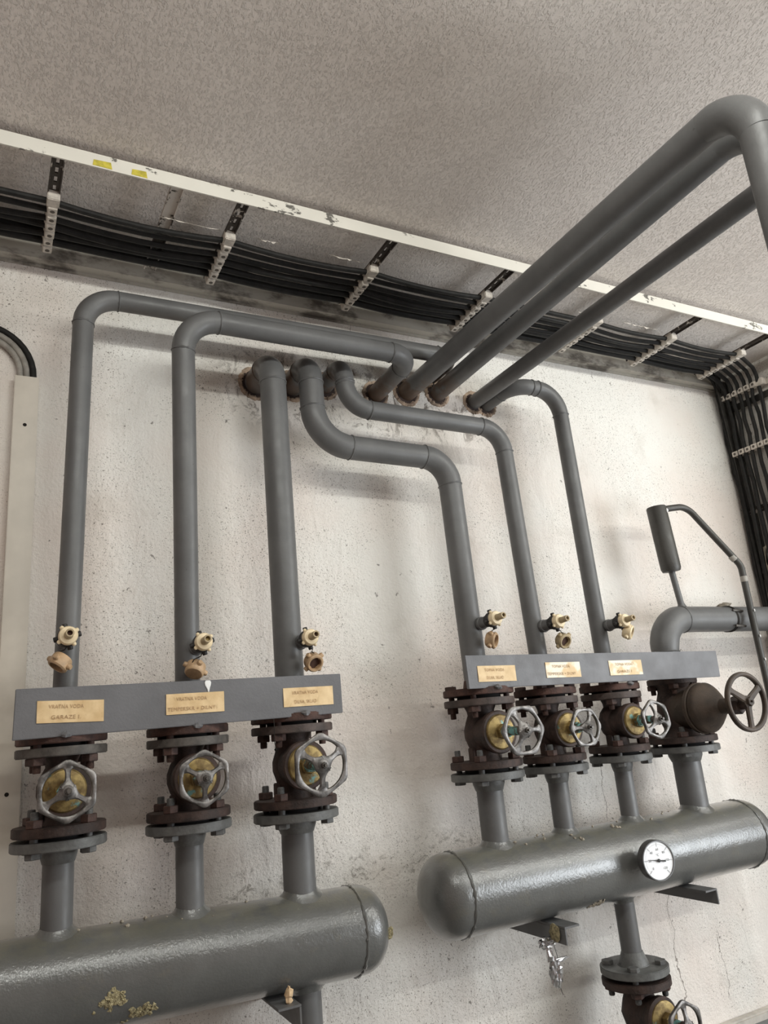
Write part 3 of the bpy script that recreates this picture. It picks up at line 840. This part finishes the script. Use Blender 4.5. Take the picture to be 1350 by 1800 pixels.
# ------------------------------------------------------------------ air vessel and vent pipe
t = thing('air_vessel', (2.125, YP, 1.82), 'dark grey cylindrical air vessel on a stem with a bent vent pipe', 'vessel')
a = V(2.113, YP, 2.180); b = V(2.129, YP, 1.952); d = (a - b).normalized()
MB().lathe([(.010, -.010), (.030, -.008), (.0345, .002), (.0348, .02), (.0348, (a - b).length - .004), (.032, (a - b).length), (.012, (a - b).length + .002)], b, d, 40).build('cylinder', 'vessel_paint', t)
MB().tube([(2.129, YP, 1.950), (2.146, YP, 1.815)], .0108, 18).build('stem', 'grey_paint', t)
MB().lathe([(.016, 0), (.013, .006), (.011, .012)], (2.146, YP, 1.818), (0, 0, 1), 18, jit=.001).build('weld_seam', 'grey_paint', t)
run = MB()
def arcpath(corners, bends, k=8):
    P = [Vector(c) for c in corners]; out = [P[0]]
    for i in range(1, len(P) - 1):
        A = (P[i - 1] - P[i]).normalized(); B = (P[i + 1] - P[i]).normalized(); ang = A.angle(B); tt = bends[i - 1] / math.tan(ang / 2)
        p0 = P[i] + A * tt; p1 = P[i] + B * tt; cen = P[i] + (A + B).normalized() * (bends[i - 1] / math.sin(ang / 2))
        va = p0 - cen; vb = p1 - cen; th = va.angle(vb); ax = va.cross(vb).normalized()
        out += [cen + Matrix.Rotation(th * j / k, 3, ax) @ va for j in range(k + 1)]
    out.append(P[-1]); return out
vp_ = [(2.135, YP, 2.172), (2.262, YP - .006, 2.190), (2.405, -.232, 1.955), (2.408, -.236, .5)]
MB().tube(arcpath(vp_, [.060, .055]), .0118, 18).build('vent_pipe', 'vessel_paint', t)
for c_, d_ in (((2.386, -.222, 1.985), (.14, -.07, -.235)), ((2.4055, -.233, 1.905), (0, 0, 1))):
    MB().lathe([(.0122, -.010), (.0132, -.008), (.0132, .008), (.0122, .010)], c_, d_, 18, jit=.0004).build('coupling', 'cable_grey', t)
MB().lathe([(.0005, -.008), (.004, -.003), (.0045, .003), (.001, .008)], (2.126, YP - .0345, 2.158), (0.05, 0, 1), 10).build('paint_drip', 'white_drip', t)
for zz in (1.79, 1.70, 1.62):
    MB().lathe([(.0005, -.005), (.002, -.003), (.0022, .002), (.0005, .005)], (2.404, -.2475, zz), (0, 0, 1), 8).build('paint_drip', 'white_drip', t)

# ------------------------------------------------------------------ dial thermometer
gx, gz = 1.682, 1.088
t = thing('dial_thermometer', (gx, -.26, gz), 'round white dial thermometer with black rim on the right tank', 'thermometer')
gd = V(-.16, -1, .04).normalized()
MB().lathe([(.024, -.004), (.022, .006), (.017, .010), (.016, .030), (.020, .031), (.020, .044), (.012, .045)], (gx, YP - .098, gz), gd, 24, jit=.0006).build('socket', 'rust_iron', t)
g0 = V(gx, YP - .098, gz) + gd * .042
GR = .0525
MB().lathe([(.015, 0), (GR * .93, .001), (GR, .004), (GR, .024), (GR * .97, .027), (GR * .92, .027), (GR * .915, .0235)], g0, gd, 56).build('case', 'gauge_rim', t)
fc = g0 + gd * .0238
dial = MB().lathe([(GR * .92, -.001), (GR * .92, .0), (GR * .001, .0003)], fc, gd, 56).build('dial_face', 'gauge_white', t)
gu = (V(1, 0, 0) - gd * gd.x).normalized(); gw = V(0, 0, 1)
gw = (gw - gd * gw.dot(gd) - gu * gw.dot(gu)).normalized()
tilt0 = math.radians(-4)
def gp(a, r, h=.0012): return fc + gu * (math.cos(a) * r) + gw * (math.sin(a) * r) + gd * h
tk = MB()
for k in range(61):
    a = math.radians(225 - 270 * k / 60) + tilt0
    r1 = GR * (.80 if k % 10 else .86); r0 = GR * (.76 if k % 10 else .66)
    e = (gp(a + .5 * PI, 1, 0) - gp(a + .5 * PI, 0, 0)); hw = .00016 if k % 10 else .0004
    tk.poly([gp(a, r0) - e * hw, gp(a, r1) - e * hw, gp(a, r1) + e * hw, gp(a, r0) + e * hw], gd * .0002)
tk.build('scale_marks', 'gauge_ink', dial, smooth=False)
rotm = Matrix((gu, gw, gd)).transposed().to_4x4()
for k, tx in enumerate(('0', '20', '40', '60', '80', '100', '120')):
    a = math.radians(225 - 45 * k) + tilt0
    me = text_mesh(tx, .0088); me.materials.clear(); me.materials.append(MAT['gauge_ink'])
    o = bpy.data.objects.new('numeral', me); COL.objects.link(o); o.parent = dial
    mw = rotm.copy(); mw.translation = gp(a, GR * .53) - root_loc(dial); o.matrix_local = mw
me = text_mesh('°C', .0085); me.materials.clear(); me.materials.append(MAT['gauge_ink'])
o = bpy.data.objects.new('numeral', me); COL.objects.link(o); o.parent = dial
mw = rotm.copy(); mw.translation = gp(PI / 2, GR * .26) - root_loc(dial); o.matrix_local = mw
a = math.radians(225 - 45 * 1.12) + tilt0
e = gp(a + .5 * PI, 1, 0) - gp(a + .5 * PI, 0, 0)
nd = MB().poly([gp(a, GR * .72, .003), gp(a, 0, .003) + e * .0016, gp(a + PI, GR * .42, .003) + e * .0022, gp(a + PI, GR * .42, .003) - e * .0022, gp(a, 0, .003) - e * .0016], gd * .0008)
nd.lathe([(.0045, 0), (.0045, .002), (.003, .0028)], gp(0, 0, .0025), gd, 16).build('needle', 'gauge_ink', t)

# ------------------------------------------------------------------ angle brackets carrying the tanks
def bracket(label, x0, x1, zt, leg_x, ye, drop=.042):
    t = thing('angle_bracket', ((x0 + x1) / 2, ye / 2, zt - drop), label, 'bracket')
    MB().box((x0, ye, zt - .005), (x1, 0, zt)).build('top_leg', 'grey_paint', t, bevel=.0008)
    MB().box((leg_x, ye, zt - drop), (leg_x + .005, 0, zt - .005)).build('side_leg', 'grey_paint', t, bevel=.0008)
    return t
bracket('dark angle-iron bracket under the right part of the right tank', 1.882, 1.930, .9735, 1.925, -.275)
bracket('dark angle-iron bracket with foil hanging under the left part of the right tank', 1.358, 1.408, .9735, 1.358, -.275)
bracket('angle-iron bracket with beige scrap under the left tank', .590, .642, .9535, .637, -.262, .05)
# residue and scraps
m = MB().lathe([(.001, -.002), (.020, -.001), (.022, .003), (.012, .006), (.001, .007)], (1.356, -.235, .955), (-1, 0, 0), 12, jit=.004)
tag(m.build('glue_lump', 'glue'), 'crusty yellowish lump stuck to the bracket above the foil', 'lump')
m = MB().lathe([(.004, 0), (.009, .003), (.007, .012), (.011, .015), (.009, .024), (.004, .028), (.003, .033)], (.622, -.240, .9535), (.03, 0, 1), 7, jit=.0025)
tag(m.build('beige_scrap', 'scrap_beige', smooth=False), 'small torn beige scrap standing on the bracket of the left tank', 'scrap')
# crumpled foil
t = thing('crumpled_foil', (1.352, -.215, .85), 'crumpled strip of aluminium foil dangling from a bracket', 'foil')
def crumple(c, sx, sy, sz, n=2):
    bm = bmesh.new(); bmesh.ops.create_icosphere(bm, subdivisions=n + 1, radius=1)
    m = MB(); bm.verts.ensure_lookup_table()
    for v_ in bm.verts:
        q = v_.co.normalized(); k = random.uniform(.55, 1.1)
        m.v.append(V(c[0] + q.x * sx * k, c[1] + q.y * sy * k, c[2] + q.z * sz * k))
    m.f = [tuple(v_.index for v_ in f.verts) for f in bm.faces]; bm.free(); return m
crumple((1.340, -.215, .930), .026, .020, .016).build('foil_knot', 'foil', t, smooth=False)
crumple((1.345, -.217, .900), .011, .009, .028, 1).build('foil_strip', 'foil', t, smooth=False)
crumple((1.356, -.218, .858), .020, .012, .040).build('foil_leaf', 'foil', t, smooth=False)
crumple((1.378, -.222, .888), .026, .006, .006, 1).build('foil_strip', 'foil', t, smooth=False)
MB().tube([(1.362, -.215, .925), (1.368, -.217, .895), (1.358, -.218, .87), (1.366, -.218, .815), (1.370, -.218, .806)], .0008, 5).build('wire', 'chain_wire', t)

# ------------------------------------------------------------------ cable trunking at the left
t = thing('cable_trunking', (.064, 0, .5), 'ivory plastic cable trunking running down the left edge', 'trunking')
MB().box((.036, -.024, .515), (.040, 0, 2.452)).box((.086, -.024, .515), (.090, 0, 2.452)).box((.040, -.004, .515), (.086, 0, 2.452)).build('channel', 'trunking', t)
MB().box((.0345, -.0275, .515), (.0915, -.0225, 2.454)).build('cover', 'trunking', t, bevel=.0012)
for zz in (2.318, 1.432):
    MB().lathe([(.0046, 0), (.0046, .0006), (.003, .0008)], (.063, -.0273, zz), (0, -1, 0), 16).build('screw_hole', 'hole_dark', t)
for k, (x0, r, mt, lab) in enumerate(((.047, .0075, 'cable_grey', 'grey cable, innermost of three curving out of the ivory trunking'),
                                       (.062, .0080, 'cable_grey', 'grey cable, middle of three curving out of the ivory trunking'),
                                       (.0775, .0085, 'cable_black', 'black cable, outermost of three curving out of the ivory trunking'))):
    rr = .10 + .016 * k
    pts = [V(x0, -.013, 2.0), V(x0, -.013, 2.40), V(x0, -.013, 2.45)]
    pts += [V(x0 - rr + rr * math.cos(q), -.013, 2.462 + rr * math.sin(q)) for q in [PI / 2 * j / 10 for j in range(0, 11)]]
    pts += [V(x0 - rr - .4, -.013, 2.466 + rr)]
    tag(MB().tube(pts, r, 12).build('cable', mt), lab, 'cable')

# ------------------------------------------------------------------ cable ladder under the ceiling
lad = thing('cable_ladder', (1.2, -.24, 2.79), 'long painted cable ladder under the ceiling with white chipped outer rail', 'cable ladder')
MB().box((-1.5, -.449, 2.801), (2.80, -.445, 2.838)).box((-1.5, -.445, 2.834), (2.80, -.410, 2.838)).build('outer_rail', 'white_chipped', lad)
MB().box((-1.5, -.040, 2.803), (2.78, -.036, 2.850)).box((-1.5, -.036, 2.803), (2.78, -.008, 2.807)).build('inner_rail', 'inner_rail', lad)
MB().box((-1.5, -.010, 2.797), (2.78, -.002, 2.803)).build('rail_lip', 'inner_rail', lad)
def rung_mesh(y0, y1, w, slots=True):
    m = MB(); z0, z1 = 2.808, 2.812
    m.box((-w, y0, z0 - .006), (-w + .003, y1, z1)); m.box((w - .003, y0, z0 - .006), (w, y1, z1))
    if slots:
        m.box((-w + .003, y0, z0), (-.0035, y1, z1)); m.box((.0035, y0, z0), (w - .003, y1, z1))
        n = int((y1 - y0) / .03)
        for k in range(n + 1):
            yc = y0 + (y1 - y0) * k / n
            m.box((-.0035, max(y0, yc - .006), z0), (.0035, min(y1, yc + .006), z1))
    else: m.box((-w + .003, y0, z0), (w - .003, y1, z1))
    return m
RUNGS = [-.42, .092, .525, .955, 1.362, 1.830, 2.192, 2.575]
rm = None
for k, rx in enumerate(RUNGS):
    if rm is None:
        o = rung_mesh(-.4445, -.095, .014).build('rung', 'rung_chipped', lad, offset=V(0, 0, 0)); rm = o.data
    else:
        o = bpy.data.objects.new('rung', rm); COL.objects.link(o); o.parent = lad
    o.location = V(rx, 0, 0) - root_loc(lad)
o = rung_mesh(-.4445, -.085, .016, False).build('cross_strap', 'rung_white', lad, offset=V(0, 0, 0)); o.location = V(.360, 0, 0) - root_loc(lad)
# yellow paint marks
for x0, x1 in ((.166, .204), (.252, .284)):
    m = MB().poly([V(x0, -.4486, 2.820), V(x1, -.4486, 2.822), V(x1 + .003, -.4486, 2.804), V(x0 - .002, -.4486, 2.8045)], (0, -.0012, 0))
    m.build('yellow_mark', 'yellow_tape', lad, smooth=False)

# ------------------------------------------------------------------ cable clamps
def clamp_mesh():
    """a saddle clamp hanging from a rung: origin on the rung face, hangs towards -Z, row along Y"""
    m = MB()
    m.box((-.0135, -.0150, -.012), (.0135, .0150, 0))
    m.poly([V(-.012, -.0150, -.012), V(-.012, .0150, -.012), V(-.010, .0125, -.030), V(-.010, -.0125, -.030)], (.022, 0, 0))
    return m
cm = clamp_mesh().build('clamp', 'clamp_plastic', None, bevel=.0015, offset=V(0, 0, 0)); cmd = cm.data; bpy.data.objects.remove(cm)
hm = MB().lathe([(.0058, 0), (.0058, .0006), (.0035, .0008)], (.001, 0, -.0296), (0, 0, -1), 12).build('bolt_recess', 'clamp_hole', None, offset=V(0, 0, 0)); hmd = hm.data; bpy.data.objects.remove(hm)
sm_ = MB().box((-.0145, -.015, -.026), (.0145, .016, .002)).build('end_stop', 'clamp_plastic', None, bevel=.002, offset=V(0, 0, 0)); smd = sm_.data; bpy.data.objects.remove(sm_)
def clamp_row(loc, n, pitch, label, rot=None):
    t = thing('cable_clamp_row', loc, label, 'cable clamps', 'rows of cable clamps')
    if rot: t.rotation_euler = rot
    for k in range(n):
        c = bpy.data.objects.new('clamp', cmd); COL.objects.link(c); c.parent = t; c.location = (random.uniform(-.001, .001), -pitch * k, random.uniform(-.0015, .001))
        h = bpy.data.objects.new('bolt_recess', hmd); COL.objects.link(h); h.parent = c
    e = bpy.data.objects.new('end_stop', smd); COL.objects.link(e); e.parent = t; e.location = (0, -pitch * n + .004, 0)
rows = ['row of ivory cable clamps nearest the left edge of the ceiling ladder', None,
        ]
rl = {.092: 'row of ivory cable clamps on the leftmost visible rung', .525: 'row of ivory cable clamps above the bend of the second riser',
      .955: 'row of ivory cable clamps above the wall hole of the middle pipes', 1.362: 'row of cable clamps partly hidden behind the front overhead pipe',
      1.830: 'row of ivory cable clamps peeking out beside the thinnest overhead pipe', 2.192: 'row of ivory cable clamps last but one before the room corner',
      2.575: 'row of ivory cable clamps on the ladder right at the room corner'}
for rx in rl: clamp_row((rx, -.118, 2.808), 6, .0325, rl[rx])
RW = WX - .028
clamp_row((RW, -.045, 2.742), 6, .0305, 'upper row of ivory cable clamps on the right wall below the corner', (0, PI / 2, 0))
clamp_row((RW, -.048, 2.488), 6, .0305, 'lower row of ivory cable clamps on the right wall', (0, PI / 2, 0))

# ladder on the right wall
lr = thing('cable_ladder', (RW, -.2, 1.9), 'dark cable ladder running down the right wall corner', 'cable ladder')
MB().poly([V(2.756, -.045, 2.83), V(2.808, -.030, 1.95), V(WX, -.030, 1.95), V(WX, -.045, 2.83)], (0, .004, 0)).build('side_rail', 'rail_dark', lr)
MB().box((WX - .010, -.052, 1.95), (WX - .004, -.030, 2.83)).build('back_plate', 'rail_dark', lr)
for zz in (2.742, 2.690, 2.488, 2.238, 1.99):
    MB().box((WX - .028, -.47, zz - .014), (WX - .024, -.03, zz + .014)).box((WX - .024, -.47, zz - .014), (WX - .001, -.466, zz + .014)).build('rung', 'rung_white' if zz != 2.690 else 'rail_dark', lr)

# ------------------------------------------------------------------ cables
def catenary(xa, xb, y, z, sag, yo, n=5):
    out = []
    for k in range(n):
        q = k / n
        out.append(V(xa + (xb - xa) * q, y + yo * math.sin(PI * q), z - sag * 4 * q * (1 - q)))
    return out
def ladder_cable(idx, y, r, mat, z0, ywall, label, group):
    xs = [-1.45, -.95] + RUNGS
    pts = []
    for a_, b_ in zip(xs[:-1], xs[1:]):
        pts += catenary(a_, b_, y, z0, random.uniform(.0, .012), random.uniform(-.012, .012), 6)
    pts.append(V(RUNGS[-1], y, z0))
    xd = RW - .012 - random.uniform(0, .004)
    yd = ywall
    pts += [V(RUNGS[-1] + .07, y + (yd - y) * .3, z0 + .002), V(xd - .055, y + (yd - y) * .65, z0 - .006), V(xd - .018, y + (yd - y) * .85, z0 - .026), V(xd, yd, z0 - .065)]
    for zz in (2.69, 2.62, 2.55, 2.488, 2.42, 2.35, 2.25, 2.0, 1.6, .6):
        pts.append(V(xd + random.uniform(-.003, .003), yd + (random.uniform(-.007, .007) if zz not in (2.488,) else 0), zz))
    tag(MB().tube(pts, r, 9).build('cable', mat), label, 'cable', group)
lab_c = ['black cable of the ladder bundle, closest to the wall', 'black cable of the ladder bundle, second from the wall', 'black cable of the ladder bundle, third from the wall',
         'black cable of the ladder bundle, third from the outside', 'black cable of the ladder bundle, second from the outside', 'black cable of the ladder bundle, outermost from the wall']
for i in range(6):
    y = -.118 - .0325 * i - .0162
    ladder_cable(i, y, (.0095, .0085, .008, .0078, .0075, .0078)[i], 'cable_black', 2.796, -.045 - .0305 * i - .015, lab_c[i], 'black cables clamped to the ladder')
for i in range(3):
    y = -.118 - .0325 * i
    ladder_cable(i, y, .0080, 'cable_black', 2.8195, -.018 - .004 * i, 'thin black cable on top of the bundle, ' + ('closest to the wall', 'in the middle of three', 'farthest from the wall')[i], 'loose cables on the ladder')
# flakes of old white paint peeling off beside the outermost cable
for x0, ln in ((.335, .16), (.60, .06), (.80, .12), (1.93, .17), (1.72, .05)):
    n = 12; top = [V(x0 + ln * k / n, -.327, 2.800) for k in range(n + 1)]
    bot = [V(x0 + ln * k / n, -.329 - random.uniform(0, .004), 2.800 - .009 * math.sin(PI * (k + .3) / (n + .6)) * random.uniform(.1, 1)) for k in range(n + 1)]
    MB().poly(top + bot[::-1], (0, .0012, .0004)).build('paint_flake', 'clamp_plastic', lad, smooth=False)
# pale cable loop low on the right wall
pts = [V(WX - .02, -.16, 2.06), V(WX - .03, -.11, 2.085), V(WX - .03, -.065, 2.075), V(WX - .03, -.052, 2.02), V(WX - .028, -.058, 1.95), V(WX - .026, -.072, 1.86), V(WX - .02, -.10, 1.6), V(WX - .02, -.11, .6)]
tag(MB().tube(pts, .0065, 10).build('cable', 'cable_ivory'), 'pale cable looping at the right edge below the dark ladder', 'cable')
m = MB().box((WX - .03, -.060, 1.905), (WX, -.035, 1.945)); m.lathe([(.006, 0), (.006, .02)], (WX - .02, -.05, 1.905), (0, 0, -1), 10)
tag(m.build('cable_clip', 'clamp_plastic', bevel=.002), 'small grey clip on the right wall beside the pale cable', 'clip')
